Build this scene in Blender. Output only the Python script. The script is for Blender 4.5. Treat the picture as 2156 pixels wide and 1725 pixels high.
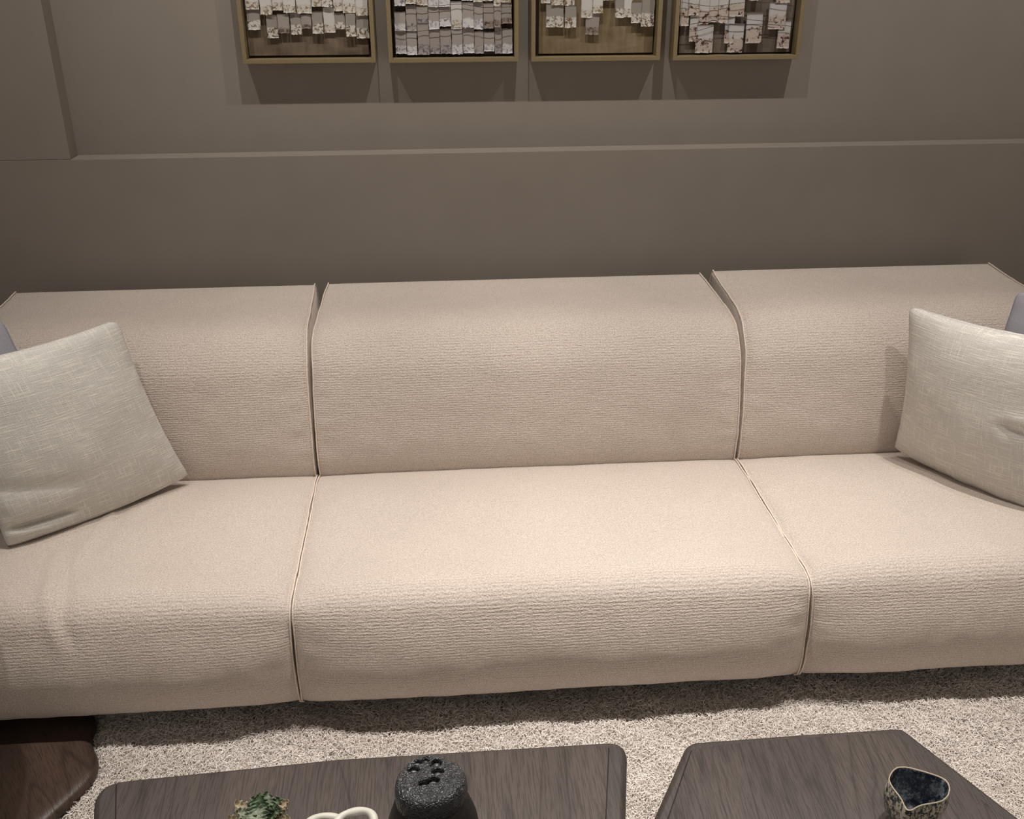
import bpy, bmesh, math, random
import numpy as np
from mathutils import Vector, Matrix, noise
random.seed(7); rng = np.random.default_rng(7)
S = bpy.context.scene
C = S.collection
for o in list(bpy.data.objects): bpy.data.objects.remove(o)

# ------------------------------------------------------------------ camera
CX, CY, FPX = 1078.0, 862.5, 2099.66
PITCH, YAW, ROLL, EYE = .435948, .0765329, -.00333312, 1.6
fwd = Vector((math.sin(YAW)*math.cos(PITCH), math.cos(YAW)*math.cos(PITCH), -math.sin(PITCH)))
rt0 = Vector((math.cos(YAW), -math.sin(YAW), 0)); up0 = rt0.cross(fwd)
rgt = rt0*math.cos(ROLL)+up0*math.sin(ROLL); upv = -rt0*math.sin(ROLL)+up0*math.cos(ROLL)
cam = bpy.data.cameras.new('camera'); cam.sensor_fit = 'HORIZONTAL'; cam.sensor_width = 36
cam.lens = FPX/2156*36; cam.clip_start = .05
co = bpy.data.objects.new('camera', cam); C.objects.link(co)
co.matrix_world = Matrix(((rgt.x, upv.x, -fwd.x, 0), (rgt.y, upv.y, -fwd.y, 0), (rgt.z, upv.z, -fwd.z, EYE), (0, 0, 0, 1)))
S.camera = co
def ray(x, y): return fwd+rgt*((x-CX)/FPX)-upv*((y-CY)/FPX)
def at_y(x, y, Y): d = ray(x, y); return d*(Y/d.y)+Vector((0, 0, EYE))
def at_z(x, y, Z): d = ray(x, y); return d*((Z-EYE)/d.z)+Vector((0, 0, EYE))

# ------------------------------------------------------------------ light
S.view_settings.view_transform = 'Standard'; S.view_settings.look = 'None'
S.view_settings.gamma = 1; S.view_settings.use_curve_mapping = False
S.view_settings.exposure = 0
w = bpy.data.worlds.new('room_ambience'); S.world = w; w.use_nodes = True
bg = w.node_tree.nodes['Background']; bg.inputs[0].default_value = (1, .9, .8, 1); bg.inputs[1].default_value = .33
def spot(x, y, z, power, size=74, blend=.75, rad=.022, tx=None, ty=None, tz=0, col=(1, .93, .87)):
    l = bpy.data.lights.new('ceiling_or_fill_spot', 'SPOT'); l.energy = power; l.spot_size = math.radians(size); l.spot_blend = blend
    l.shadow_soft_size = rad; l.color = col
    o = bpy.data.objects.new('ceiling_or_fill_spot', l); C.objects.link(o); o.location = (x, y, z)
    d = Vector(((x if tx is None else tx)-x, (y if ty is None else ty)-y, tz-z))
    o.rotation_euler = d.to_track_quat('-Z', 'Y').to_euler()
for x, p in ((-.80, 86), (-.10, 106), (.48, 115), (1.18, 150)):          # row over the seat
    spot(x, 1.87, 2.75, p, 76, .85, ty=1.02)
for x, p in ((-.75, 40), (-.05, 50), (.55, 50), (1.25, 46)):             # unseen front fill row, added to brighten backrests and pillows
    spot(x, 1.00, 2.75, p, 34, 1, .03, ty=2.36, tz=.52)
for x in (-.75, .25, 1.25):                                              # unseen fill above the coffee tables, added to lift the sofa front
    spot(x, .60, 2.75, 44, 46, 1, .03, ty=.75)
for x, p in ((-.85, 40), (-.19, 42), (.33, 44), (1.22, 54), (2.35, 26)):            # row washing the pictures and the wall; last one added to brighten the right
    spot(x, 2.22, 2.75, p, 84, 1, .012, ty=3.10, tz=1.1)

# ------------------------------------------------------------------ materials
def mat(name, col=(.5, .5, .5), rough=.8, spec=.3, sheen=0):
    m = bpy.data.materials.new(name); m.use_nodes = True
    b = m.node_tree.nodes['Principled BSDF']
    b.inputs['Base Color'].default_value = (*col, 1); b.inputs['Roughness'].default_value = rough
    b.inputs['Specular IOR Level'].default_value = spec; b.inputs['Sheen Weight'].default_value = sheen
    return m, m.node_tree, b
def N(t, typ, **k):
    n = t.nodes.new(typ)
    for a, v in k.items():
        if a in n.inputs: n.inputs[a].default_value = v
        else: setattr(n, a, v)
    return n
def coords(t, out='Object', scale=(1, 1, 1), rot=(0, 0, 0)):
    tc = N(t, 'ShaderNodeTexCoord'); mp = N(t, 'ShaderNodeMapping')
    mp.inputs['Scale'].default_value = scale; src = tc.outputs[out]
    if any(rot):                                            # turn first, stretch afterwards
        m0 = N(t, 'ShaderNodeMapping'); m0.inputs['Rotation'].default_value = rot; t.links.new(src, m0.inputs[0]); src = m0.outputs[0]
    t.links.new(src, mp.inputs[0]); return mp.outputs[0]
def tnoise(t, vec, scale, detail=3, rough=.55, dist=0):
    n = N(t, 'ShaderNodeTexNoise', Scale=scale, Detail=detail, Roughness=rough, Distortion=dist)
    t.links.new(vec, n.inputs['Vector']); return n.outputs['Fac']
def ramp(t, fac, stops):
    r = N(t, 'ShaderNodeValToRGB'); t.links.new(fac, r.inputs[0]); e = r.color_ramp.elements
    while len(e) < len(stops): e.new(.5)
    for i, (p, c) in enumerate(stops):
        e[i].position = p; e[i].color = (*c, 1) if len(c) == 3 else c
    return r.outputs[0]
def math_(t, op, a, b):
    n = N(t, 'ShaderNodeMath', operation=op)
    for i, v in enumerate((a, b)):
        if isinstance(v, (int, float)): n.inputs[i].default_value = v
        else: t.links.new(v, n.inputs[i])
    return n.outputs[0]
def mixc(t, fac, a, b, mode='MIX'):
    n = N(t, 'ShaderNodeMix', data_type='RGBA', blend_type=mode)
    for i, v in ((0, fac), (6, a), (7, b)):
        if isinstance(v, (int, float)): n.inputs[i].default_value = v
        elif isinstance(v, tuple): n.inputs[i].default_value = (*v, 1)
        else: t.links.new(v, n.inputs[i])
    return n.outputs[2]
def bump(t, b, h, strength, dist):
    n = N(t, 'ShaderNodeBump', Strength=strength, Distance=dist); t.links.new(h, n.inputs['Height'])
    t.links.new(n.outputs[0], b.inputs['Normal']); return n
g = lambda v: (v, v, v)

def m_boucle():
    m, t, b = mat('cream_crepe_fabric', rough=.95, spec=.1, sheen=.15)
    uv = N(t, 'ShaderNodeSeparateXYZ'); t.links.new(coords(t, 'UV'), uv.inputs[0])
    wav = tnoise(t, coords(t, 'UV', (60, 95, 1)), 1, 2, .6); slow = tnoise(t, coords(t, 'UV', (5, 14, 1)), 1, 1)
    ph = math_(t, 'ADD', math_(t, 'MULTIPLY', uv.outputs[1], 2*math.pi/.0060), math_(t, 'ADD', math_(t, 'MULTIPLY', wav, 5.5), math_(t, 'MULTIPLY', slow, 5.0)))
    sn = N(t, 'ShaderNodeMath', operation='SINE'); t.links.new(ph, sn.inputs[0])
    soft = tnoise(t, coords(t, 'UV', (60, 190, 1)), 1, 2, .6)
    rib = math_(t, 'ADD', math_(t, 'MULTIPLY', sn.outputs[0], .085), math_(t, 'MULTIPLY', soft, .75))
    grain = tnoise(t, coords(t, 'UV', (1, 1.25, 1)), 300, 2, .6)
    big = tnoise(t, coords(t, 'UV'), 6, 2)
    h = math_(t, 'ADD', math_(t, 'MULTIPLY', rib, .75), math_(t, 'MULTIPLY', grain, .5))
    bump(t, b, h, 1.0, .0040)
    c = ramp(t, math_(t, 'ADD', math_(t, 'MULTIPLY', grain, .8), math_(t, 'MULTIPLY', rib, .2)), [(.36, (.48, .41, .355)), (.62, (.735, .653, .585))])
    c = mixc(t, .06, c, ramp(t, big, [(.3, (.5, .42, .34)), (.7, (.9, .8, .7))]))
    t.links.new(c, b.inputs['Base Color']); return m
def m_piping():
    m, t, b = mat('cream_piping', rough=.95, spec=.1)
    n = tnoise(t, coords(t), 300, 2)
    t.links.new(ramp(t, n, [(.3, (.62, .53, .45)), (.7, (.84, .74, .65))]), b.inputs['Base Color']); bump(t, b, n, .6, .003); return m
def m_linen(name, base, slub):
    m, t, b = mat(name, rough=.9, spec=.15, sheen=.1)
    hz = tnoise(t, coords(t, 'UV', (15, 330, 1)), 1, 3, .6)
    vt = tnoise(t, coords(t, 'UV', (330, 15, 1)), 1, 3, .6)
    fine = tnoise(t, coords(t, 'UV'), 620, 1)
    s1 = ramp(t, hz, [(.56, g(0.)), (.62, g(1.))]); s2 = ramp(t, vt, [(.57, g(0.)), (.63, g(1.))])
    patch = ramp(t, tnoise(t, coords(t, 'UV'), 9, 2), [(.4, g(.5)), (.6, g(1.))])
    dark = ramp(t, hz, [(.30, g(1.)), (.42, g(0.))])
    f1 = math_(t, 'MULTIPLY', math_(t, 'MAXIMUM', s1, math_(t, 'MULTIPLY', s2, patch)), .55)
    c = mixc(t, ramp(t, fine, [(.35, g(0.)), (.65, g(1.))]), tuple(v*.8 for v in base), tuple(min(1, v*1.13) for v in base))
    c = mixc(t, math_(t, 'MULTIPLY', dark, .3), c, tuple(v*.5 for v in base))
    c = mixc(t, f1, c, slub)
    t.links.new(c, b.inputs['Base Color'])
    bump(t, b, math_(t, 'ADD', math_(t, 'ADD', hz, math_(t, 'MULTIPLY', vt, .6)), math_(t, 'MULTIPLY', fine, .5)), .7, .0016)
    return m
def m_plain(name, col, rough=.9, bs=300, bd=.001, spec=.2, var=.12):
    m, t, b = mat(name, rough=rough, spec=spec)
    n = tnoise(t, coords(t), bs, 2)
    t.links.new(ramp(t, n, [(.3, tuple(v*(1-var) for v in col)), (.7, tuple(min(1, v*(1+var)) for v in col))]), b.inputs['Base Color'])
    bump(t, b, n, .5, bd); return m
def m_wood(name, c0, c1, c2, rot=0, rough=.42, ringy=1.0, spec=.4):
    m, t, b = mat(name, rough=rough, spec=spec)
    v = coords(t, 'Object', (1, .07, 1), (0, 0, rot))
    warp = tnoise(t, v, 5.5, 2, .5, .6)
    rings = N(t, 'ShaderNodeMath', operation='FRACT')
    t.links.new(math_(t, 'MULTIPLY', warp, 15*ringy), rings.inputs[0])
    ringc = ramp(t, rings.outputs[0], [(0, g(.0)), (.10, g(.75)), (.55, g(1.)), (.93, g(.8)), (1, g(0.))])
    pores = tnoise(t, coords(t, 'Object', (620, 22, 1), (0, 0, rot)), 1, 2, .6)
    porec = ramp(t, pores, [(.36, g(0.)), (.50, g(1.))])
    tone = tnoise(t, coords(t, 'Object', (9, 1.2, 1), (0, 0, rot)), 1, 3)
    c = mixc(t, ramp(t, tone, [(.35, g(0.)), (.65, g(1.))]), c1, c2)
    c = mixc(t, math_(t, 'MULTIPLY', math_(t, 'SUBTRACT', 1.0, ringc), .55), c, c0)
    c = mixc(t, math_(t, 'MULTIPLY', math_(t, 'SUBTRACT', 1.0, porec), .55), c, c0)
    t.links.new(c, b.inputs['Base Color'])
    bump(t, b, math_(t, 'ADD', porec, ringc), .35, .0006)
    return m
def m_wall():
    m, t, b = mat('greige_wall_paint', rough=.75, spec=.25)
    n = tnoise(t, coords(t), 9, 3); f = tnoise(t, coords(t), 260, 2)
    t.links.new(ramp(t, n, [(.2, (.235, .206, .175)), (.8, (.252, .222, .190))]), b.inputs['Base Color'])
    bump(t, b, f, .12, .001); return m
BOUCLE = m_boucle(); PIPING = m_piping(); WALL = m_wall()
LINEN = m_linen('grey_green_linen', (.65, .63, .585), (.93, .89, .78))
SLATE = m_plain('blue_grey_velvet', (.40, .39, .44), .95, 500, .0006)
OAK1 = m_wood('smoked_oak_panel', (.014, .011, .010), (.053, .041, .036), (.080, .062, .055))
OAK2 = m_wood('smoked_oak_panel_wide', (.014, .011, .010), (.054, .042, .037), (.078, .062, .054), rot=math.radians(2), ringy=1.3)
OAKE = m_wood('smoked_oak_edge', (.022, .018, .016), (.044, .036, .031), (.060, .049, .043), rough=.5)
WALNUT = m_wood('oiled_walnut', (.012, .008, .006), (.040, .025, .019), (.085, .053, .038), rot=math.radians(-31), rough=.38, ringy=.7)
BLACKWOOD = m_plain('dark_stain', (.02, .017, .015), .6, 60, .0005)
BRONZE = m_plain('gold_bronze_frame', (.20, .155, .082), .5, 200, .0003, .4)
BACKING = m_plain('dark_backing', (.030, .020, .012), .8, 80, .0005)

# ------------------------------------------------------------------ helpers
def link(name, me, m=None, parent=None, loc=None):
    o = bpy.data.objects.new(name, me); C.objects.link(o)
    if m is not None and me is not None:
        for k in (m if isinstance(m, (list, tuple)) else [m]): me.materials.append(k)
    if loc is not None: o.location = loc
    if parent is not None:
        o.parent = parent
        if loc is None: o.location = -Vector(parent.location)      # meshes are written in world metres
    return o
def thing(name, label, cat, loc=(0, 0, 0), group=None):
    o = bpy.data.objects.new(name, None); C.objects.link(o); o.location = loc; o.empty_display_size = .05
    o['label'] = label; o['category'] = cat
    if group: o['group'] = group
    return o
def mesh(name, verts, faces, smooth=True, uv=None):
    me = bpy.data.meshes.new(name); me.from_pydata([tuple(v) for v in verts], [], faces)
    if uv is not None:
        l = me.uv_layers.new(name='UVMap'); idx = np.empty(len(me.loops), np.int32); me.loops.foreach_get('vertex_index', idx)
        l.data.foreach_set('uv', np.asarray(uv, np.float32)[idx].ravel())
    me.polygons.foreach_set('use_smooth', [smooth]*len(me.polygons)); me.update()
    return me
def boxm(name, a, b, bev=0):
    bm = bmesh.new(); bmesh.ops.create_cube(bm, size=1)
    for v in bm.verts: v.co = Vector([(a[i]+b[i])/2+v.co[i]*(b[i]-a[i]) for i in range(3)])
    if bev: bmesh.ops.bevel(bm, geom=bm.edges[:], offset=bev, segments=3, profile=.5, affect='EDGES')
    me = bpy.data.meshes.new(name); bm.to_mesh(me); bm.free(); return me
def join(name, parts):
    bm = bmesh.new()
    for p in parts: bm.from_mesh(p)
    me = bpy.data.meshes.new(name); bm.to_mesh(me); bm.free(); return me
def struct(name, me, m, parent=None):
    o = link(name, me, m, parent)
    if parent is None: o['kind'] = 'structure'
    return o
def catmull(P, n, closed=False):
    P = [np.array(p, float) for p in P]; out = []; L = len(P)
    rngk = range(L if closed else L-1)
    for i in rngk:
        if closed: a, b, c, d = P[i-1], P[i], P[(i+1) % L], P[(i+2) % L]
        else: a, b, c, d = P[max(i-1, 0)], P[i], P[i+1], P[min(i+2, L-1)]
        k = n if isinstance(n, int) else max(2, int(np.linalg.norm((c-b)[:2])/n))
        for j in range(k):
            t = j/k; out.append(.5*((2*b)+(c-a)*t+(2*a-5*b+4*c-d)*t*t+(3*b-a-3*c+d)*t**3))
    if not closed: out.append(P[-1])
    return out
def tube(name, pts, r, sides=10, closed=False, cap=True):
    pts = [Vector(p) for p in pts]; n = len(pts); V = []; F = []
    nrm = Vector((0, 0, 1))
    for i, p in enumerate(pts):
        if closed: tg = (pts[(i+1) % n]-pts[i-1]).normalized()
        else: tg = (pts[min(i+1, n-1)]-pts[max(i-1, 0)]).normalized()
        if abs(nrm.dot(tg)) > .95: nrm = Vector((1, .1, 0))
        nrm = (nrm-tg*nrm.dot(tg)).normalized(); bi = tg.cross(nrm)
        rr = r[i] if hasattr(r, '__len__') else r
        for k in range(sides):
            a = 2*math.pi*k/sides; V.append(p+nrm*math.cos(a)*rr+bi*math.sin(a)*rr)
    for i in range(n if closed else n-1):
        for k in range(sides):
            F.append((i*sides+k, i*sides+(k+1) % sides, ((i+1) % n)*sides+(k+1) % sides, ((i+1) % n)*sides+k))
    if cap and not closed:
        F.append(tuple(range(sides))[::-1]); F.append(tuple((n-1)*sides+k for k in range(sides)))
    return mesh(name, V, F)
def lathe(name, prof, cx, cy, seg=64, f=None):
    V = []; F = []
    for (r, z) in prof:
        for k in range(seg):
            a = 2*math.pi*k/seg; p = Vector((cx+r*math.cos(a), cy+r*math.sin(a), z)); V.append(f(p, r, a) if f else p)
    n = len(prof)
    for i in range(n-1):
        for k in range(seg): F.append((i*seg+k, i*seg+(k+1) % seg, (i+1)*seg+(k+1) % seg, (i+1)*seg+k))
    F.append(tuple(range(seg))[::-1]); F.append(tuple((n-1)*seg+k for k in range(seg)))
    return mesh(name, V, F)
def round_poly(P, R, seg=10):
    P = [Vector(p) for p in P]; out = []; n = len(P)
    for i, p in enumerate(P):
        a = (P[i-1]-p).normalized(); b = (P[(i+1) % n]-p).normalized(); r = R[i] if hasattr(R, '__len__') else R
        ang = a.angle(b); t = r/math.tan(ang/2)
        s, e = p+a*t, p+b*t
        for j in range(seg+1):
            u = j/seg; out.append(s*(1-u)**2+p*2*u*(1-u)+e*u*u)      # quadratic arc
    return out
def inset(P, d):
    n = len(P); out = []
    ar = sum(P[i-1].x*P[i].y-P[i].x*P[i-1].y for i in range(n)); sg = 1 if ar > 0 else -1
    for i in range(n):
        t = (P[(i+1) % n]-P[i-1])
        if t.length < 1e-9: t = (P[(i+2) % n]-P[i-2])
        t.normalize(); out.append(P[i]+Vector((-t.y, t.x))*d*sg)
    return out
def slab(name, outline, levels, hole=None):
    """loft of one plan outline through (inset, z) levels; hole = inner outline left open on top"""
    V = []; F = []; n = len(outline)
    for d, z in levels:
        V += [(p.x, p.y, z) for p in (inset(outline, d) if d else outline)]
    for i in range(len(levels)-1):
        for k in range(n): F.append((i*n+k, i*n+(k+1) % n, (i+1)*n+(k+1) % n, (i+1)*n+k))
    F.append(tuple(range(n))[::-1]); L = len(levels)-1; nf = len(F)
    V.append((sum(v[0] for v in V[L*n:])/n, sum(v[1] for v in V[L*n:])/n, levels[-1][1])); c_ = len(V)-1
    for k in range(n): F.append((L*n+k, L*n+(k+1) % n, c_))
    me = mesh(name, V, F, smooth=True)
    for p in list(me.polygons)[nf-1:]: p.use_smooth = False
    bm = bmesh.new(); bm.from_mesh(me); bmesh.ops.recalc_face_normals(bm, faces=bm.faces[:]); bm.to_mesh(me); bm.free()
    return me

# ------------------------------------------------------------------ room
WY, RY, LEDGE, RX = 2.92, 2.987, 1.058, -1.016
XL, XR, ZT = -3.2, 3.6, 2.85
struct('floor', boxm('floor', (XL, -1.5, -.06), (XR, 3.2, 0)), m_plain('dark_floor', (.10, .08, .065), .6, 20, .001))
lo = boxm('wall_lower', (XL, WY, 0), (XR, 3.2, LEDGE), .0012)
sd = boxm('wall_side', (XL, WY, LEDGE+.0006), (RX, 3.2, ZT), .0012)
bk = boxm('wall_recess', (RX-.01, RY, LEDGE-.01), (XR, 3.2, ZT))
struct('wall_back', join('wall_back', [lo, sd, bk]), WALL)
struct('ceiling', boxm('ceiling', (XL, -1.5, ZT), (XR, 3.2, ZT+.05)), m_plain('ceiling_paint', (.16, .14, .12), .9, 50, .001))

# ------------------------------------------------------------------ sofa
SEAT = [(2.40, .11, 0, 0), (2.405, .25, 0, 0), (2.385, .306, .002, 0), (2.335, .321, .010, 0), (2.2, .323, .027, 0), (2.0, .322, .033, 0), (1.88, .324, .033, 0),
        (1.815, .325, .030, 0), (1.785, .317, .022, .000), (1.770, .295, .020, .001), (1.762, .25, .030, .002), (1.759, .20, .038, .002), (1.760, .15, .040, .001), (1.764, .115, .033, .001),
        (1.772, .085, .016, 0), (1.784, .068, .002, 0), (1.82, .066, 0, 0), (2.1, .072, 0, 0), (2.34, .08, 0, 0)]
BACK = [(2.415, .10, 0, 0), (2.40, .24, .000, .001), (2.368, .33, .006, .001), (2.362, .40, .012, .001), (2.370, .48, .019, .0015), (2.387, .56, .026, .002), (2.408, .62, .030, .0025),
        (2.45, .668, .030, .003), (2.51, .688, .026, .005), (2.60, .696, .018, .008), (2.70, .700, .010, .010), (2.775, .705, .004, .012), (2.80, .707, .001, .014), (2.812, .700, .002, .013),
        (2.825, .62, .01, .01), (2.835, .45, .01, .004), (2.83, .20, .01, 0), (2.81, .10, 0, 0)]
def crown(d): return .25*(1-math.exp(-d/.010))+.75*(1-math.exp(-d/.060))
def module(name, x0, x1, ctrl, parent, seed, folds=(), top=0, amp=.0035):
    sc = catmull([(a, b, c, d) for a, b, c, d in ctrl], .011, True)
    n = len(sc); P = np.array(sc)
    T = np.roll(P[:, :2], -1, 0)-np.roll(P[:, :2], 1, 0); T /= np.linalg.norm(T, axis=1)[:, None]
    Nn = np.stack([T[:, 1], -T[:, 0]], 1)
    area = np.sum(np.roll(P[:, 0], 1)*P[:, 1]-P[:, 0]*np.roll(P[:, 1], 1))
    if area < 0: Nn = -Nn
    arc = np.concatenate([[0], np.cumsum(np.linalg.norm(np.diff(P[:, :2], axis=0), axis=1))])
    ds = [0, .0015, .003, .0045, .006, .0075, .009, .0105, .012, .014, .017, .021, .026, .032, .040, .050]
    W = x1-x0; k = int((W-.1)/.011); us = ds+[.05+(W-.1)*i/k for i in range(1, k)]+[W-d for d in ds[::-1]]
    V = []; UV = []
    for ui, du in enumerate(us):
        de = min(du, W-du); side = -1 if du < W/2 else 1
        cr = crown(de)
        for i in range(n):
            y, z, h, ins = P[i]; a = arc[i]
            jit = (noise.noise(Vector((a*14, seed*3.1+side, 0)))*.0022+noise.noise(Vector((a*45, seed, side)))*.0007) if h > .0005 or ins > 0 else 0
            fade = math.exp(-de/.03)
            x = x0+du-side*(ins+jit+.0012)*fade
            hh = h*cr
            live = min(1, h/.012)
            if live > 0:
                hh += live*amp*noise.noise(Vector(((x)*5.5, a*6.5, seed)))*min(1, de/.05)
                hh += live*.0016*noise.noise(Vector((x*22, a*16, seed+9)))
                # puckers running in from the seam
                hh += live*.0032*noise.noise(Vector((x*9, a*42, seed+4)))*math.exp(-((de-.035)/.035)**2)
                hh -= live*.0011*math.exp(-((de-.0085)/.0016)**2)          # stitch line beside the flange
            py, pz = y+Nn[i, 0]*hh, z+Nn[i, 1]*hh
            if z > .5: pz += top*min(1, (z-.5)/.15)
            for (ax, ay, bx, by, wd, am) in folds:
                if pz > .2 and py < 2.36:
                    yy = py-(.36-pz)*1.0 if py < 1.80 else py                # carry the fold over the front edge
                    dx, dy = bx-ax, by-ay; L = math.hypot(dx, dy); u = ((x-ax)*dx+(yy-ay)*dy)/L/L
                    dist = ((x-ax)*dy-(yy-ay)*dx)/L
                    e = math.exp(-(dist/wd)**2)*math.exp(-max(0, abs(u-.5)-.35)**2/.03)
                    q = am*e*(1 if am > 0 else 1)
                    py += Nn[i, 0]*q; pz += Nn[i, 1]*q
            if y < 1.86 and z < .1: pz += .004*noise.noise(Vector((x*4.5, seed, 1)))
            V.append((x, py, pz)); UV.append((x, a))
    m = len(us); F = []
    for u in range(m-1):
        for i in range(n):
            j = (i+1) % n; F.append((u*n+i, (u+1)*n+i, (u+1)*n+j, u*n+j))
    F.append(tuple(range(n))); F.append(tuple((m-1)*n+i for i in range(n))[::-1])
    me = mesh(name, V, F, True, UV)
    # the wrap-around column of uvs is hidden at the rear bottom of the module
    bm = bmesh.new(); bm.from_mesh(me); bmesh.ops.recalc_face_normals(bm, faces=bm.faces[:]); bm.to_mesh(me); bm.free()
    o = link(name, me, BOUCLE, parent)
    for col, sgn in ((0, 1), (m-1, -1)):
        pts = [Vector(V[col*n+i])+Vector((sgn*.0012, Nn[i, 0]*.0036, Nn[i, 1]*.0036)) for i in range(n)]
        pp = tube('piping', pts, .0021, 8, True)
        p = bpy.data.objects.new('piping', pp); C.objects.link(p); pp.materials.append(PIPING); p.parent = o
    return o
sofa = thing('sofa', 'long low cream three-section sofa with boxy backrests against the greige wall', 'sofa', (.24, 2.3, 0))
G = .0012
edges = [-1.213, -.337, .797, 1.686]
foldsL = [(-.885, 1.97, -.83, 1.78, .012, .007), (-.855, 1.97, -.80, 1.78, .012, -.006), (-.865, 1.86, -.815, 1.66, .012, .006), (-.83, 1.84, -.79, 1.66, .013, -.006),
          (-.81, 2.17, -.83, 1.92, .011, .005), (-.785, 2.17, -.80, 1.92, .013, -.004), (-.715, 2.25, -.76, 2.12, .012, .004), (-.69, 2.25, -.735, 2.12, .012, -.003),
          (-.39, 1.99, -.345, 2.01, .008, -.003)]
for i in range(3):
    a, b = edges[i]+G/2, edges[i+1]-G/2
    s = module('seat_cushion', a, b, SEAT, sofa, i*5+1, foldsL if i == 0 else ())
    bk_ = module('backrest', a+(.002 if i else 0), b-.002, BACK, sofa, i*5+3, (), (.0, .002, .010)[i])
for x in (-1.15, -.36, .85, 1.6):
    for y in (2.0, 2.75):
        link('sofa_leg', boxm('sofa_leg', (x-.03, y-.03, 0), (x+.03, y+.03, .09)), BLACKWOOD, sofa)

# ------------------------------------------------------------------ pillows
def pillow(name, A, B, Cc, D, thick, m, label, cat, group=None, seed=0, bow=.02, crease=None, sag=-.012):
    """corners A top-left, B top-right, Cc bottom-right, D bottom-left (seen from the room)"""
    A, B, Cc, D = map(Vector, (A, B, Cc, D)); n = 56; V = []; F = []; UV = []
    nrm = ((Cc-D).cross(A-D)).normalized()
    Wd = ((B-A).length+(Cc-D).length)/2; Hd = ((A-D).length+(B-Cc).length)/2
    cen = (A+B+Cc+D)/4
    for sdn in (1, -1):
        for j in range(n+1):
            for i in range(n+1):
                u, v = -math.cos(math.pi*i/n), -math.cos(math.pi*j/n)
                u = .55*u+.45*(2*i/n-1); v = .55*v+.45*(2*j/n-1)
                su, sv = (u+1)/2, (v+1)/2
                p = (D*(1-su)+Cc*su)*(1-sv)+(A*(1-su)+B*su)*sv
                # edges bow inwards between the pointed corners
                p = p+(cen-p)*0
                ex = (Cc-D).normalized(); ez = (A-D).normalized()
                p = p-ex*u*bow*(1-v*v)*abs(u)**3-ez*v*(bow if v > 0 else sag)*(1-u*u)*abs(v)**3
                kk = max(0, min(1, (u*u*v*v-.72)/.28)); p = p-(ex*(1 if u > 0 else -1)+ez*(1 if v > 0 else -1))*(.009 if v > 0 else .003)*kk*kk
                e = max(0, (1-u*u))*max(0, (1-v*v))
                t = thick*(e**.42)*(.85+.15*e)
                if e > 0:
                    t += min(1, e*6)*.004*noise.noise(Vector((u*2.2, v*2.2, seed+sdn)))
                    edge = math.exp(-(1-max(abs(u), abs(v)))/.16)
                    t += .0045*edge*min(1, e*14)*noise.noise(Vector((u*6+seed, v*6, 3*sdn)))
                if crease and sdn == 1:
                    for (cu, cv, du, dv, wd, am) in crease:
                        L2 = du*du+dv*dv; q = ((u-cu)*du+(v-cv)*dv)/L2; ds_ = ((u-cu)*dv-(v-cv)*du)/math.sqrt(L2)
                        t += am*math.exp(-(ds_/wd)**2)*math.exp(-max(0, abs(q-.5)-.4)**2/.04)*min(1, e*10)
                V.append(p+nrm*t*sdn); UV.append((su*Wd, sv*Hd))
    q = n+1
    for s_ in range(2):
        o0 = s_*q*q
        for j in range(n):
            for i in range(n):
                f = (o0+j*q+i, o0+j*q+i+1, o0+(j+1)*q+i+1, o0+(j+1)*q+i); F.append(f if s_ == 0 else f[::-1])
    root = thing(name, label, cat, tuple((Cc+D)/2), group)
    me = mesh('pillow_cover', V, F, True, UV)
    bm = bmesh.new(); bm.from_mesh(me); bmesh.ops.remove_doubles(bm, verts=bm.verts[:], dist=.00005); bm.to_mesh(me); bm.free()
    link('pillow_cover', me, m, root)
    idx = [i for i in range(q)]+[j*q+n for j in range(1, q)]+[n*q+i for i in range(n-1, -1, -1)]+[j*q for j in range(n-1, 0, -1)]
    link('seam', tube('seam', [V[i] for i in idx], .0007, 6, True), m, root)
    return root
pillow('throw_pillow', (-1.105, 2.005, .80), (-.76, 2.30, .80), (-.660, 2.322, .360), (-1.000, 2.012, .360), .068, LINEN,
       'grey-green slubbed linen pillow standing on one corner at the left end of the sofa', 'pillow', seed=1, bow=.016,
       crease=[(-.97, -.80, .60, .00, .028, -.020), (-.97, -.90, .62, -.02, .05, .008), (-.9, -.35, .7, -.15, .07, -.006)])
pillow('throw_pillow', (1.178, 2.30, .777), (1.45, 1.95, .80), (1.475, 1.930, .352), (1.218, 2.322, .360), .075, LINEN,
       'grey-green slubbed linen pillow leaning at the right end of the sofa', 'pillow', seed=5, bow=.022,
       crease=[(.36, -.02, .5, -.10, .05, -.010), (.45, .10, .5, -.06, .05, .006)])
pillow('throw_pillow', (-1.39, 2.13, .80), (-1.042, 2.338, .80), (-.845, 2.275, .372), (-1.19, 2.065, .372), .042, SLATE,
       'blue-grey plain pillow mostly hidden behind the left linen pillow', 'pillow', seed=8)
pillow('throw_pillow', (1.452, 2.295, .812), (1.72, 1.95, .80), (1.66, 1.93, .365), (1.352, 2.315, .365), .042, SLATE,
       'blue-grey plain pillow peeking out behind the right linen pillow', 'pillow', seed=11)

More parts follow.
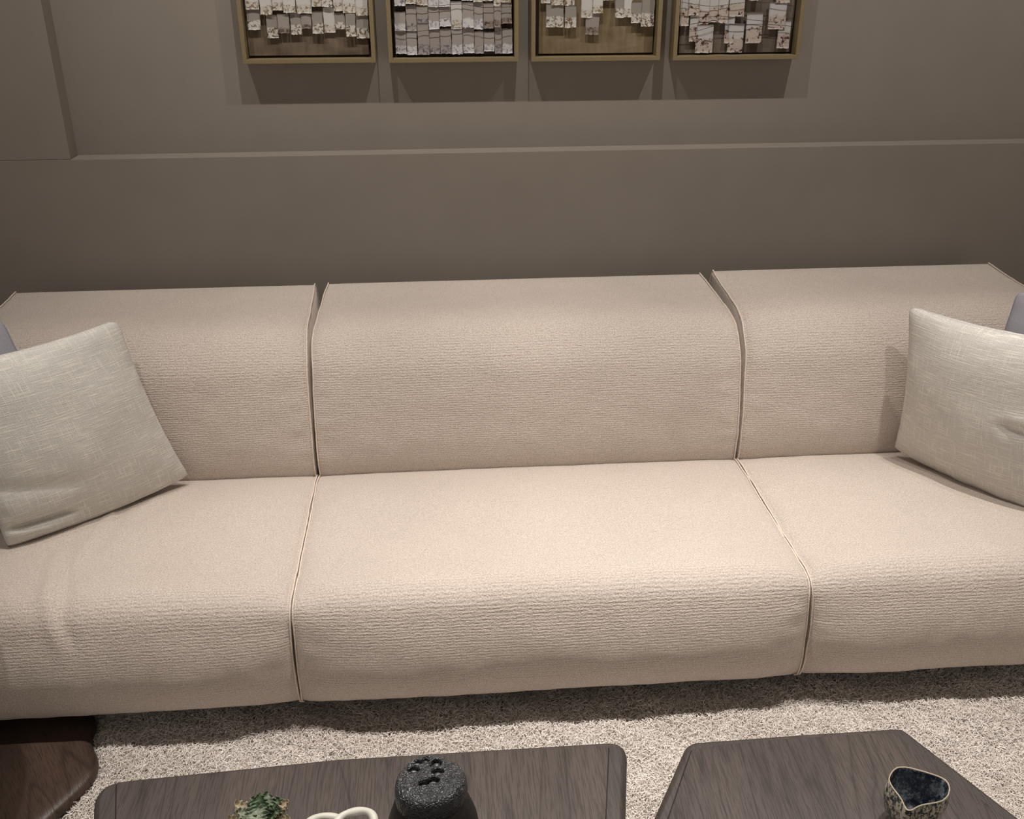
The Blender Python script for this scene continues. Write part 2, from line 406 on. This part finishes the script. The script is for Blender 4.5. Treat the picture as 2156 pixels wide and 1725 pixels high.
# ------------------------------------------------------------------ side table at the left (walnut base reaches under the sofa)
st = thing('side_table', 'dark walnut side table base with rounded corner sliding under the left of the sofa', 'side table', (-1.1, 1.6, .02))
bo = [Vector(p) for p in ((-.800, 1.80), (-.783, 1.72), (-.758, 1.675), (-.747, 1.635), (-.752, 1.595), (-.770, 1.555), (-.801, 1.499), (-.85, 1.42), (-.93, 1.33), (-1.08, 1.25), (-1.25, 1.27),
                          (-1.36, 1.40), (-1.40, 1.56), (-1.36, 1.74), (-1.22, 1.88), (-1.05, 1.93), (-.90, 1.89))]
bo = [Vector((p[0], p[1])) for p in catmull([(p.x, p.y) for p in bo], 5, True)]
link('table_base', slab('table_base', bo, [(.014, .020), (.004, .024), (0, .031), (.001, .038), (.005, .044), (.011, .048), (.020, .0505), (.030, .051)]), WALNUT, st)
link('table_post', lathe('table_post', [(.05, .045), (.05, .06), (.03, .08), (.026, .3), (.03, .48), (.06, .505)], -1.2, 1.5, 40), WALNUT, st)
link('tabletop', lathe('tabletop', [(.30, .50), (.335, .503), (.348, .51), (.35, .518), (.345, .526), (.33, .53)], -1.2, 1.55, 96), WALNUT, st)

# ------------------------------------------------------------------ coffee tables
TZ = .35
def coffee(label, outer, orad, inner, irad, m, base, joints=()):
    t = thing('coffee_table', label, 'coffee table', (base[0], base[1], 0))
    O = round_poly([Vector(p) for p in outer], orad, 14); I = round_poly([Vector(p) for p in inner], irad, 6)
    link('rim', slab('rim', O, [(.020, TZ-.034), (.008, TZ-.028), (.001, TZ-.020), (0, TZ-.014), (.0012, TZ-.0085), (.004, TZ-.0045), (.0075, TZ-.0015), (.010, TZ-.0004), (.0115, TZ)]), OAKE, t)
    link('top_panel', slab('top_panel', I, [(0, TZ-.004), (0, TZ+.0002), (.0008, TZ+.001), (.002, TZ+.0014)]), m, t)
    tp = [o for o in t.children if o.name.startswith('top_panel')][0]
    for k in joints:
        a_, b_ = Vector(inner[k[0]]), Vector(inner[k[1]]); e_ = (b_-a_).normalized()
        gl = bpy.data.objects.new('joint_line', tube('joint_line', [(*(a_+e_*.004), TZ+.0006), (*(b_-e_*.004), TZ+.0006)], .0008, 6)); C.objects.link(gl); gl.data.materials.append(BLACKWOOD); gl.parent = tp
    cx = sum(p[0] for p in outer)/len(outer); cy = sum(p[1] for p in outer)/len(outer)
    for p in outer[::2] if len(outer) > 4 else outer:
        q = (cx+(p[0]-cx)*.72, cy+(p[1]-cy)*.72)
        link('leg', lathe('leg', [(.013, .0), (.016, .02), (.024, .30), (.028, TZ-.03)], q[0], q[1], 24), OAKE, t)
    return t
# slightly bowed back edges: extra corner with a very large radius
coffee('dark smoked-oak coffee table left of the pair, holding a black vase and a white knot',
       [(-.597, 1.285), (-.20, 1.308), (.02, 1.3085), (.300, 1.309), (.258, 1.10), (.16, .72), (-.10, .66), (-.44, .70), (-.548, 1.10)],
       [.045, .30, .30, .034, .30, .08, .12, .10, .30],
       [(-.558, 1.276), (-.2055, 1.2935), (.02, 1.294), (.2645, 1.2925), (.226, 1.10), (.14, .74), (-.10, .68), (-.42, .72), (-.512, 1.10)],
       [.007, .2, .2, .007, .2, .04, .05, .05, .2], OAK1, (-.15, 1.0), ((3, 4), (0, 8)))
coffee('dark smoked-oak coffee table right of the pair, holding a speckled cup',
       [(.402, 1.297), (.61, 1.3010), (.788, 1.3015), (.906, 1.05), (.93, .80), (.72, .70), (.42, .74), (.270, 1.07)],
       [.036, .40, .020, .30, .08, .12, .10, .08],
       [(.404, 1.274), (.526, 1.2855), (.762, 1.2860), (.880, 1.05), (.91, .81), (.72, .72), (.45, .76), (.300, 1.07)],
       [.007, .3, .012, .2, .05, .05, .05, .05], OAK2, (.6, 1.0), ((0, 7),))

# ------------------------------------------------------------------ black pod vase
def m_black():
    m, t, b = mat('black_granular_ceramic', (.02, .021, .023), rough=.30, spec=.55)
    v = N(t, 'ShaderNodeTexVoronoi', Scale=480.0, feature='SMOOTH_F1'); t.links.new(coords(t), v.inputs['Vector'])
    n = tnoise(t, coords(t), 150, 2)
    h = math_(t, 'ADD', math_(t, 'MULTIPLY', v.outputs['Distance'], -1.0), n)
    t.links.new(ramp(t, n, [(.3, (.012, .012, .014)), (.7, (.040, .042, .046))]), b.inputs['Base Color'])
    bump(t, b, h, .9, .003); return m
BLACK = m_black(); BLACK2 = m_plain('black_clay', (.018, .015, .013), .6, 90, .003, .3)
VX, VY = -.036, 1.047
vase = thing('vase', 'black pod-shaped ceramic vase with a pitted perforated top on the left coffee table', 'vase', (VX, VY, TZ))
def wob(p, r, a):
    k = 1+.03*math.sin(2*a+.6)+.02*math.sin(3*a+2); return Vector((VX+(p.x-VX)*k, VY+(p.y-VY)*k, p.z))
link('vase_body', lathe('vase_body', [(.045, TZ+.0015), (.056, TZ+.01), (.066, TZ+.05), (.067, TZ+.09), (.062, TZ+.125), (.054, TZ+.15), (.0495, TZ+.162), (.046, TZ+.168), (.03, TZ+.170)], VX, VY, 64, wob), BLACK2, vase)
holes = []
for hx, hy in ((760, 430), (945, 385), (1165, 440), (690, 580), (1190, 630), (905, 875), (1095, 810), (1070, 490)):
    p = at_z(800+hx/9.8, 1560+hy/9.8, TZ+.200); holes.append((p.x, p.y))
hr = [(.0084, .0050), (.0055, .0050), (.0075, .0075), (.0084, .0058), (.0088, .0062), (.0078, .0052), (.0088, .0056), (.0035, .0045)]
V = []; F = []; seg = 144
prof = [(.0462, TZ+.160), (.0485, TZ+.165), (.0495, TZ+.172), (.0498, TZ+.180), (.0490, TZ+.188), (.0472, TZ+.194), (.0445, TZ+.1975), (.042, TZ+.199)]+[(.042*(1-i/40)+.0005, TZ+.199+.0015*math.sin(i/40*1.57)) for i in range(1, 41)]
for r, z in prof:
    for k in range(seg):
        a = 2*math.pi*k/seg; p = wob(Vector((VX+r*math.cos(a), VY+r*math.sin(a), z)), r, a)
        if z > TZ+.17:
            p += Vector((math.cos(a), math.sin(a), .5))*.0012*noise.noise(Vector((p.x*90, p.y*90, p.z*90)))
        dz = 0
        if z >= TZ+.196:
            for (hx, hy), (rx, ry) in zip(holes, hr):
                q = ((p.x-hx)/rx)**2+((p.y-hy)/ry)**2
                if q < 1.6: dz = max(dz, .011*min(1, max(0, (1.15-q)/.45)))
                dz = dz if q > 2.6 or q < 1.1 else dz-.0
        p.z -= dz; V.append(p)
for i in range(len(prof)-1):
    for k in range(seg): F.append((i*seg+k, i*seg+(k+1) % seg, (i+1)*seg+(k+1) % seg, (i+1)*seg+k))
F.append(tuple((len(prof)-1)*seg+k for k in range(seg)))
link('vase_cap', mesh('vase_cap', V, F), BLACK, vase)
SEEDM = m_plain('grey_black_glaze', (.045, .046, .046), .3, 200, .001, .5)
for (hx, hy), (rx, ry) in zip(holes, hr):
    bm = bmesh.new(); bmesh.ops.create_uvsphere(bm, u_segments=20, v_segments=12, radius=1)
    for v in bm.verts: v.co = Vector((hx+v.co.x*rx*.72, hy-.0012+v.co.y*ry*.72, TZ+.1925+v.co.z*.0045))
    me = bpy.data.meshes.new('seed'); bm.to_mesh(me); bm.free(); me.polygons.foreach_set('use_smooth', [True]*len(me.polygons))
    link('seed', me, SEEDM, vase)

# ------------------------------------------------------------------ white knot
KM = m_plain('cream_white_ceramic', (.52, .51, .45), .45, 40, .0008, .4, .05)
kx, ky = -.168, 1.100
kn = thing('knot_ornament', 'cream-white ceramic ornament of interlaced loops on the left coffee table', 'ornament', (-.17, 1.09, TZ))
for cx_, cy_, R_, z_, ti, ph_ in ((-.157, 1.1085, .0285, .0275, .0060, 1.1), (-.151, 1.1015, .0165, .0225, .004, 2.6), (-.1925, 1.102, .0385, .0175, .0085, 2.9), (-.166, 1.066, .032, .0170, .0085, 4.6), (-.205, 1.075, .021, .0150, .0050, .5)):
    pts = []
    for i in range(96):
        a = 2*math.pi*i/96; q = R_*(1+.05*math.sin(2*a+ph_)+.03*math.sin(3*a))
        pts.append((cx_+q*math.cos(a), cy_+.020+q*math.sin(a), TZ+z_+ti*math.cos(a-ph_-math.pi*.0)+.0015*math.sin(3*a)))
    link('loop', tube('loop', pts, [.0060+.0006*math.sin(5*k/96*6.283) for k in range(96)], 14, True), KM, kn)

# ------------------------------------------------------------------ plant
LG = m_plain('dusty_green_leaf', (.165, .195, .135), .55, 120, .0012, .4, .3)
LG2 = m_plain('deep_green_leaf', (.075, .115, .060), .5, 120, .0012, .4, .3)
LB = m_plain('dried_beige_leaf', (.34, .29, .20), .75, 120, .0012, .2, .25)
LD = m_plain('dark_brown_leaf', (.045, .032, .025), .7, 120, .0012, .2, .25)
def leaf(parent, base, az, pitch, length, width, m, curl=.5, lobes=3, seed=0, roll=0):
    V = []; F = []; nu, nv = 12, 28
    d = Vector((math.cos(az)*math.cos(pitch), math.sin(az)*math.cos(pitch), math.sin(pitch)))
    sidev = Vector((-math.sin(az), math.cos(az), 0)); nn = d.cross(sidev); nn = -nn if nn.z < 0 else nn
    sidev = sidev*math.cos(roll)+nn*math.sin(roll); nn = d.cross(sidev)
    if nn.z < 0: nn = -nn
    for thick in (0, 1):
        for j in range(nv+1):
            t = j/nv
            hw = width*math.sin(math.pi*min(1, t**.75*.94+.04))**.8*(1+.17*math.sin(t*math.pi*2*(lobes+1)+seed))
            for i in range(nu+1):
                s = 2*i/nu-1
                rip = .0030*math.sin(t*38+seed+s*2)*abs(s)**2
                p = Vector(base)+d*length*t+sidev*hw*s+nn*(.006*s*s*1.3-curl*length*t*t*.5+rip-.0012*math.exp(-(s/.12)**2)-.0010*thick)
                V.append(p)
    q = nu+1; o = (nv+1)*q
    for j in range(nv):
        for i in range(nu):
            a = j*q+i; F.append((a, a+1, a+q+1, a+q)); F.append((o+a, o+a+q, o+a+q+1, o+a+1))
    rim = [i for i in range(q)]+[j*q+nu for j in range(1, nv+1)]+[nv*q+i for i in range(nu-1, -1, -1)]+[j*q for j in range(nv-1, 0, -1)]
    for k in range(len(rim)):
        a, b = rim[k], rim[(k+1) % len(rim)]; F.append((a, o+a, o+b, b))
    return link('leaf', mesh('leaf', V, F), m, parent)
plant = thing('plant_sprig', 'ruffled green leaf sprig with dried beige leaves at the left on the left coffee table', 'plant', (-.300, 1.120, TZ))
B = Vector((-.299, 1.134, TZ+.042))
link('stem', tube('stem', [(-.300, 1.10, TZ+.004), (-.300, 1.112, TZ+.016), B], .003, 8), LG2, plant)
for (dx, dy, dz, az, pi_, ln, wd, m_, cu, lb, sd_, ro) in (
        (.004, .012, .010, 1.25, .75, .030, .0155, LG, .5, 3, 1, .2), (.010, .010, .006, .75, .7, .030, .0145, LG2, .6, 3, 2, -.3), (-.004, .010, .006, 2.0, .7, .029, .0145, LG, .6, 3, 3, .3),
        (.0, .006, .014, 1.55, 1.1, .028, .016, LG2, .8, 4, 5, 0), (-.012, .0, .004, 2.6, .55, .030, .0150, LG, .7, 3, 6, .2), (-.002, -.012, .012, 1.7, .55, .032, .0175, LG, .5, 3, 4, .1),
        (.008, -.006, .008, .5, .5, .030, .011, LG2, .6, 3, 8, 0), (.012, -.008, -.004, .35, .35, .036, .011, LB, .5, 3, 2, 0), (.014, .0, -.004, .7, .4, .034, .010, LB, .5, 3, 7, .1),
        (-.020, -.008, -.008, 2.5, .30, .040, .012, LB, .4, 3, 3, 0), (-.026, -.014, -.012, 3.0, .2, .034, .010, LB, .3, 3, 1, 0), (-.034, -.018, -.012, 2.7, .2, .034, .009, LD, .3, 3, 9, 0),
        (-.016, .006, .002, 2.3, .35, .040, .011, LB, .4, 3, 5, .1), (.018, .006, .0, .9, .35, .036, .011, LB, .4, 3, 4, 0), (.0, -.02, .006, -1.2, .4, .030, .0155, LG, .6, 3, 3, 0), (-.010, -.02, .004, -2.2, .4, .034, .012, LG2, .6, 3, 6, 0)):
    leaf(plant, B+Vector((dx, dy, dz)), az, pi_, ln, wd, m_, cu, lb, sd_, ro)

# ------------------------------------------------------------------ speckled cup
def m_glaze(name, light, dark, lo_, hi_, sc=95):
    m, t, b = mat(name, rough=.28, spec=.55)
    v = coords(t, 'Object', (1, 1, .8))
    n = tnoise(t, v, sc, 5, .8, .15); n2 = tnoise(t, v, 30, 2)
    f = math_(t, 'ADD', math_(t, 'MULTIPLY', n, .8), math_(t, 'MULTIPLY', n2, .25))
    t.links.new(ramp(t, f, [(lo_, dark), ((lo_+hi_)/2, tuple((a+b_)/2.2 for a, b_ in zip(light, dark))), (hi_, light)]), b.inputs['Base Color'])
    bump(t, b, n, .3, .001); return m
GOUT = m_glaze('cream_and_ink_glaze', (.50, .46, .36), (.016, .026, .030), .50, .56, 150)
GIN = m_glaze('ink_blue_glaze', (.26, .29, .31), (.008, .015, .032), .50, .62, 130)
GRIM = m_plain('cream_glaze_rim', (.36, .31, .23), .4, 150, .0008, .4)
CZ = TZ+.0014; CH = .080
rimP = [(530, 585), (497, 480), (530, 380), (590, 300), (660, 250), (740, 234), (860, 236), (960, 252), (1080, 284), (1220, 322), (1350, 362), (1480, 405), (1600, 455), (1690, 510), (1745, 580), (1775, 670), (1765, 760), (1735, 840), (1640, 930),
        (1560, 965), (1480, 985), (1340, 1010), (1200, 1035), (1080, 1085), (1010, 1130), (940, 1145), (880, 1130), (830, 1070), (790, 990), (760, 920), (700, 830), (640, 750), (580, 670)]
rw = []
for a, b_ in rimP:
    p = at_z(1820+a/9.8, 1590+b_/9.8, CZ+CH); rw.append((p.x, p.y))
rw = [Vector((p[0], p[1])) for p in catmull(rw, 4, True)]
cc = sum(rw, Vector((0, 0)))/len(rw); cc.y += .006
n = len(rw)
def ringpts(scale, z, dpinch=0, d=0):
    out = []
    base = inset(rw, d) if d else rw
    rad = .044
    for p in base:
        v = p-cc; a = v.normalized()*rad; q = v.lerp(a, dpinch)*scale
        out.append((cc.x+q.x, cc.y+q.y, z))
    return out
levels = [(.62, 0.0, .75, 0), (.70, .004, .7, 0), (.86, .018, .55, 0), (.98, .036, .4, 0), (1.045, .052, .25, 0), (1.05, .064, .12, 0), (1.02, .074, .04, 0), (1.0, .0785, 0, 0), (1.0, .0800, 0, .0006), (1.0, .0800, 0, .0014), (1.0, .0785, 0, .0022),
          (1.005, .070, .04, .004), (1.03, .060, .12, .0045), (1.01, .048, .25, .0045), (.92, .034, .4, .0045), (.74, .018, .6, .0045), (.4, .010, .8, .004), (.1, .009, .9, .004)]
V = []; F = []
for sc_, z, dp, d in levels: V += ringpts(sc_, CZ+z, dp, d)
for i in range(len(levels)-1):
    for k in range(n): F.append((i*n+k, i*n+(k+1) % n, (i+1)*n+(k+1) % n, (i+1)*n+k))
F.append(tuple(range(n))[::-1]); F.append(tuple((len(levels)-1)*n+k for k in range(n)))
me = mesh('cup', V, F)
bm = bmesh.new(); bm.from_mesh(me); bmesh.ops.recalc_face_normals(bm, faces=bm.faces[:]); bm.to_mesh(me); bm.free()
cup = link('cup', me, [GOUT, GRIM, GIN])
for k, p in enumerate(me.polygons):
    lv = k//n; p.material_index = 0 if lv < 7 or k == len(me.polygons)-2 else (1 if lv < 10 else 2)
cup['label'] = 'handmade heart-mouthed cup with cream and ink-blue speckled glaze on the right coffee table'; cup['category'] = 'cup'

# ------------------------------------------------------------------ framed collages
PY = 2.958
def m_paper(name, top_, low, spotc, edge, sc=140, lo_=.50, hi_=.60):
    m, t, b = mat(name, rough=.9, spec=.1)
    uvn = N(t, 'ShaderNodeUVMap'); sep = N(t, 'ShaderNodeSeparateXYZ'); t.links.new(uvn.outputs[0], sep.inputs[0])
    n = tnoise(t, coords(t), sc, 4, .7, .6); n2 = tnoise(t, coords(t), 40, 2)
    band = math_(t, 'ADD', sep.outputs[1], math_(t, 'MULTIPLY', math_(t, 'SUBTRACT', n2, .5), .25))
    isl = ramp(t, band, [(edge, g(1.)), (edge+.05, g(0.))])            # lower band of each paper is painted
    blot = ramp(t, n, [(lo_, g(1.)), (hi_, g(0.))])
    c = mixc(t, isl, top_, mixc(t, blot, low, spotc))
    t.links.new(c, b.inputs['Base Color']); bump(t, b, n, .4, .002); return m
PW = m_paper('paper_white_rust', (.48, .465, .44), (.46, .43, .38), (.20, .15, .10), .30, 110, .44, .50)
PT = m_paper('paper_taupe_white', (.25, .225, .20), (.47, .45, .41), (.13, .09, .05), .42, 110, .44, .50)
PTT = m_paper('paper_taupe', (.27, .24, .215), (.22, .18, .15), (.07, .05, .04), .25, 110, .42, .52)
PB = m_paper('paper_white_ink', (.30, .27, .25), (.50, .49, .48), (.16, .15, .18), .35, 90, .38, .50)
PBB = m_paper('paper_taupe_ink', (.28, .25, .225), (.30, .27, .25), (.10, .09, .11), .30, 90, .40, .55)
PR = m_paper('paper_white_wine', (.42, .41, .40), (.40, .34, .295), (.060, .025, .025), .50, 80, .40, .47)
def m_canvas(name, a, b_, c_):
    m, t, bs = mat(name, rough=.85, spec=.15)
    n = tnoise(t, coords(t, 'Object', (9, 1, 14)), 1, 3, .6, 1.2); s = tnoise(t, coords(t, 'Object', (60, 1, 8)), 1, 2)
    t.links.new(mixc(t, .35, ramp(t, n, [(.3, a), (.5, b_), (.7, c_)]), ramp(t, s, [(.35, a), (.65, c_)])), bs.inputs['Base Color'])
    bump(t, bs, s, .3, .001); return m
CV = [m_canvas('canvas_brown', (.085, .060, .040), (.13, .10, .07), (.18, .14, .10)), m_canvas('canvas_dark', (.03, .022, .018), (.05, .04, .032), (.09, .07, .06)),
      m_canvas('canvas_ochre', (.13, .095, .05), (.19, .145, .085), (.25, .195, .12)), m_canvas('canvas_taupe', (.09, .07, .055), (.13, .105, .082), (.17, .14, .11))]
def paper(parent, ox, x0, x1, yt, yb, m, seed, Y=PY, name='paper_tag', jag=.0012):
    """one torn paper; corners in zoomed picture units are turned into metres on the plane of the artwork"""
    a = at_y(ox+x0/3.4222, yt/3.4222, Y); b = at_y(ox+x1/3.4222, yt/3.4222, Y); c = at_y(ox+(x0+x1)/2/3.4222, yb/3.4222, Y)
    X0, X1, Z1, Z0 = a.x, b.x, (a.z+b.z)/2, c.z; nx, nz = 8, 12; V = []; F = []; UV = []
    for th in (0, 1):
        for j in range(nz+1):
            v = j/nz
            for i in range(nx+1):
                u = i/nx
                x = X0+(X1-X0)*u+(jag*noise.noise(Vector((v*5, seed, u*.3))) if i in (0, nx) else 0)
                z = Z0+(Z1-Z0)*v+(jag*1.6*noise.noise(Vector((u*6, seed, 5))) if j == 0 else 0)+(jag*noise.noise(Vector((u*4, seed, 9))) if j == nz else 0)
                y = Y-.004*(1-v)**2*(.6+.4*math.sin(seed*1.7))-.0015*math.sin(u*3.1)*math.cos(seed)+th*.0009
                V.append((x, y, z)); UV.append((u, v))
    q = nx+1; o = (nz+1)*q
    for j in range(nz):
        for i in range(nx):
            k = j*q+i; F.append((k, k+1, k+q+1, k+q)); F.append((o+k, o+k+q, o+k+q+1, o+k+1))
    rim = [i for i in range(q)]+[j*q+nx for j in range(1, nz+1)]+[nz*q+i for i in range(nx-1, -1, -1)]+[j*q for j in range(nz-1, 0, -1)]
    for k in range(len(rim)):
        a_, b2 = rim[k], rim[(k+1) % len(rim)]; F.append((a_, b2, o+b2, o+a_))
    return link(name, mesh(name, V, F, True, UV), m, parent)
FR = [(-.5125, -.150, 1.306), (-.1145, .247, 1.3045), (.282, .647, 1.3035), (.684, 1.050, 1.3025)]
labels = ['gold-bronze framed collage of rust-edged white papers, leftmost on the wall', 'gold-bronze framed collage with rows of tightly packed grey and white papers',
          'gold-bronze framed collage with sparse hanging papers on an ochre ground', 'gold-bronze framed collage of wine-stained papers strung on wires, rightmost on the wall']
FTOP = .52; arts = []
for i, (x0, x1, z0) in enumerate(FR):
    t = thing('framed_collage', labels[i], 'picture', ((x0+x1)/2, RY, z0), 'framed collages on the wall')
    yf, yb, wv = 2.930, RY-.0005, .0115; z1 = z0+FTOP
    rails = [boxm('r', (x0, yf, z0), (x1, yb, z0+wv), .0008), boxm('r', (x0, yf, z1-wv), (x1, yb, z1), .0008),
             boxm('r', (x0, yf, z0+wv), (x0+wv, yb, z1-wv), .0008), boxm('r', (x1-wv, yf, z0+wv), (x1, yb, z1-wv), .0008)]
    link('frame', join('frame', rails), BRONZE, t)
    link('backing', boxm('backing', (x0+wv, RY-.014, z0+wv), (x1-wv, RY-.006, z1-wv)), BACKING, t)
    ox = 480 if i < 2 else 1090
    lx, rx_, by = ((155, 1018, 403), (1215, 2045, 400), (150, 968, 388), (1158, 1960, 384))[i]
    a = at_y(ox+lx/3.4222, by/3.4222, 2.968); b = at_y(ox+rx_/3.4222, by/3.4222, 2.968)
    link('canvas', boxm('canvas', (a.x, 2.966, a.z), (b.x, 2.9735, z1-.025), .0008), CV[i], t)
    arts.append(t)
sd_ = 0
def rows(i, L):
    global sd_
    ox = 480 if i < 2 else 1090
    for k, (x0, x1, yt, yb, m) in enumerate(L):
        sd_ += 1; paper(arts[i], ox, x0, x1, yt, yb, m, sd_*1.37, Y=PY-.0016*(k % 3)-(.002 if yt < 40 else 0))
rows(0, [(130, 225, 62, 215, PT), (270, 350, 108, 275, PT), (352, 437, 100, 238, PTT), (443, 522, 92, 250, PT), (524, 597, 105, 205, PTT), (600, 678, 82, 242, PT), (682, 764, 55, 236, PW), (768, 838, 95, 210, PT), (842, 914, 85, 262, PT), (918, 1008, 108, 276, PT),
         (110, 208, -110, 68, PW), (215, 303, -100, 106, PW), (303, 384, -110, 76, PW), (386, 475, -80, 92, PW), (478, 588, -110, 98, PW), (590, 665, -120, 48, PW), (668, 745, -90, 50, PT), (748, 812, -120, 80, PW), (815, 908, -100, 92, PW), (910, 998, -90, 112, PW)])
c4 = [1203, 1285, 1362, 1448, 1526, 1610, 1692, 1775, 1844, 1922, 1975, 2052]
hb = [388, 395, 394, 388, 388, 390, 382, 384, 370, 385, 385]; ht = [225, 230, 165, 200, 210, 205, 198, 225, 230, 192, 205]
rows(1, [(c4[k], c4[k+1]-3, ht[k], hb[k], (PB, PB, PBB, PBB, PBB, PB, PB, PBB, PB, PBB, PB)[k]) for k in range(11)] +
     [(c4[k]-6, c4[k+1]-8, (85, 40, 45, 50, 30, 10, 15, 10, 20, 20, 25)[k], (222, 226, 180, 212, 190, 208, 200, 212, 205, 195, 170)[k], (PB, PBB, PBB, PB, PB, PW, PB, PB, PTT, PTT, PTT)[k]) for k in range(11)] +
     [(c4[k]-12, c4[k+1]-14, -140, (42, 28, 38, 50, 48, -5, 5, 12, 8, 40, 20)[k], (PB, PW, PW, PB, PB, PTT, PB, PW, PW, PW, PW)[k]) for k in range(11)])
rows(2, [(205, 332, 22, 196, PT), (342, 424, 38, 200, PT), (492, 590, 60, 250, PTT), (705, 770, -20, 128, PT), (770, 830, -60, 124, PW), (822, 895, 10, 165, PT), (897, 990, -20, 190, PT),
         (170, 240, -120, 22, PW), (243, 330, -110, 38, PW), (333, 410, -120, 40, PT), (460, 542, -60, 128, PW), (545, 618, -80, 95, PW), (620, 700, -150, 2, PT), (560, 640, -200, -40, PW)])
rows(3, [(1180, 1245, -60, 188, PR), (1245, 1325, 108, 298, PR), (1288, 1414, 178, 380, PR), (1498, 1568, 125, 312, PR), (1522, 1634, 172, 378, PR), (1655, 1770, 95, 310, PR), (1882, 1972, 148, 348, PR), (1818, 1944, 15, 210, PR),
         (1240, 1315, -60, 110, PR), (1315, 1392, -40, 176, PR), (1392, 1455, -60, 160, PR), (1458, 1530, -80, 165, PR), (1534, 1645, -60, 120, PR), (1872, 1972, -120, 20, PR), (1678, 1760, -150, 3, PR)])
WIRE = m_plain('thin_dark_wire', (.03, .025, .022), .6, 50, .0001)
def wire(i, L):
    ox = 480 if i < 2 else 1090
    pts = [at_y(ox+a/3.4222, b/3.4222, 2.946) for a, b in L]
    link('wire', tube('wire', catmull([tuple(p) for p in pts], 8), .0006, 6), WIRE, arts[i])
wire(1, [(1205, 212), (1330, 228), (1500, 212), (1690, 198), (1760, 205), (1880, 232), (2040, 206)])
wire(1, [(1190, 45), (1400, 45), (1540, 40), (1680, 30), (1830, 52), (2050, 50)])
wire(3, [(1170, 222), (1290, 222), (1450, 180), (1620, 178), (1800, 175), (1975, 190)])
wire(3, [(1180, 15), (1400, 45), (1620, 20), (1820, 20), (1985, 45)]); wire(3, [(1245, 128), (1500, 120), (1700, 145), (1870, 160)])

# ------------------------------------------------------------------ shag rug
def m_rug():
    m, t, b = mat('cream_shag_yarn', rough=.9, spec=.15, sheen=.1)
    a = N(t, 'ShaderNodeAttribute', attribute_name='yarn')
    t.links.new(ramp(t, a.outputs['Fac'], [(0, (.68, .61, .55)), (.45, (.90, .84, .78)), (1, (.96, .92, .87))]), b.inputs['Base Color']); return m
RUGM = m_rug()
rug = thing('rug', 'cream long-pile shag rug under the sofa and both coffee tables', 'rug', (.2, 1.5, 0))
link('rug_backing', boxm('rug_backing', (-1.9, .3, .001), (2.3, 2.6, .010)), m_plain('rug_base_weave', (.70, .64, .58), .95, 300, .002), rug)
def pile(x0, x1, y0, y1, n):
    X = rng.uniform(x0, x1, n); Y = rng.uniform(y0, y1, n)
    # leave out yarn covered by the side table's base
    bx = np.array([p.x for p in bo]); by_ = np.array([p.y for p in bo]); ins = np.zeros(n, bool)
    for k in range(len(bx)):
        xa, ya, xb, yb = bx[k-1], by_[k-1], bx[k], by_[k]
        cr = ((ya > Y) != (yb > Y)) & (X < (xb-xa)*(Y-ya)/(yb-ya+1e-12)+xa); ins ^= cr
    X, Y = X[~ins], Y[~ins]; n = len(X)
    fld = (np.sin(X*23+3*np.sin(Y*17))+np.sin(Y*31+2*np.sin(X*19+1))+np.sin((X+Y)*47))*1.3
    az = fld+rng.normal(0, 1.1, n); L = rng.uniform(.009, .022, n); up = rng.uniform(.013, .026, n)
    tall = .004*np.sin(X*14+np.cos(Y*21)*2)+.003*np.sin(X*41+Y*37)
    K, SD = 6, 3; tt = np.linspace(0, 1, K); pts = np.zeros((n, K, 3)); tw = rng.normal(0, .9, n)
    for k, t_ in enumerate(tt):
        a = az+tw*t_*1.6
        pts[:, k, 0] = X+np.cos(a)*L*t_**1.2; pts[:, k, 1] = Y+np.sin(a)*L*t_**1.2
        pts[:, k, 2] = .006+(up+tall)*np.sin(np.minimum(t_*2.05, 3.1)*.95)*(1-.12*t_)
    tg = np.gradient(pts, axis=1); tg /= np.linalg.norm(tg, axis=2, keepdims=True)+1e-9
    ref = np.stack([-np.sin(az), np.cos(az), np.zeros(n)], 1)[:, None, :]
    aa = az[:, None]+tw[:, None]*tt[None, :]*1.6; ref = np.stack([-np.sin(aa), np.cos(aa), np.zeros_like(aa)], 2)
    b1 = np.cross(tg, ref); b1 /= np.linalg.norm(b1, axis=2, keepdims=True)+1e-9; b2 = np.cross(tg, b1)
    rad = (rng.uniform(.00065, .00105, n)[:, None])*np.array([1, 1, 1, .95, .8, .35])[None, :]
    V = np.zeros((n, K, SD, 3), np.float32)
    for s in range(SD):
        a = 2*math.pi*s/SD; V[:, :, s] = pts+(b1*math.cos(a)+b2*math.sin(a))*rad[:, :, None]
    base = (np.arange(n)*K*SD)[:, None, None]; kk = (np.arange(K-1)*SD)[None, :, None]; ss = np.arange(SD)[None, None, :]; s2 = (ss+1) % SD
    q = np.stack([base+kk+ss, base+kk+s2, base+kk+SD+s2, base+kk+SD+ss], -1).reshape(-1, 4).astype(np.int32)
    me = bpy.data.meshes.new('pile'); me.vertices.add(n*K*SD); me.vertices.foreach_set('co', V.ravel())
    me.loops.add(q.size); me.loops.foreach_set('vertex_index', q.ravel()); me.polygons.add(len(q))
    me.polygons.foreach_set('loop_start', np.arange(0, q.size, 4, dtype=np.int32))
    me.update(calc_edges=True); me.polygons.foreach_set('use_smooth', np.ones(len(q), bool))
    at = me.attributes.new('yarn', 'FLOAT', 'POINT')
    tone = np.clip(rng.normal(.5, .25, n)+.10*np.sin(X*9+np.sin(Y*11)*2), 0, 1)
    at.data.foreach_set('value', np.repeat(tone, K*SD).astype(np.float32))
    return me
p = link('pile', pile(-1.25, 1.62, 1.12, 1.98, 270000), RUGM, rug); p['kind'] = 'stuff'
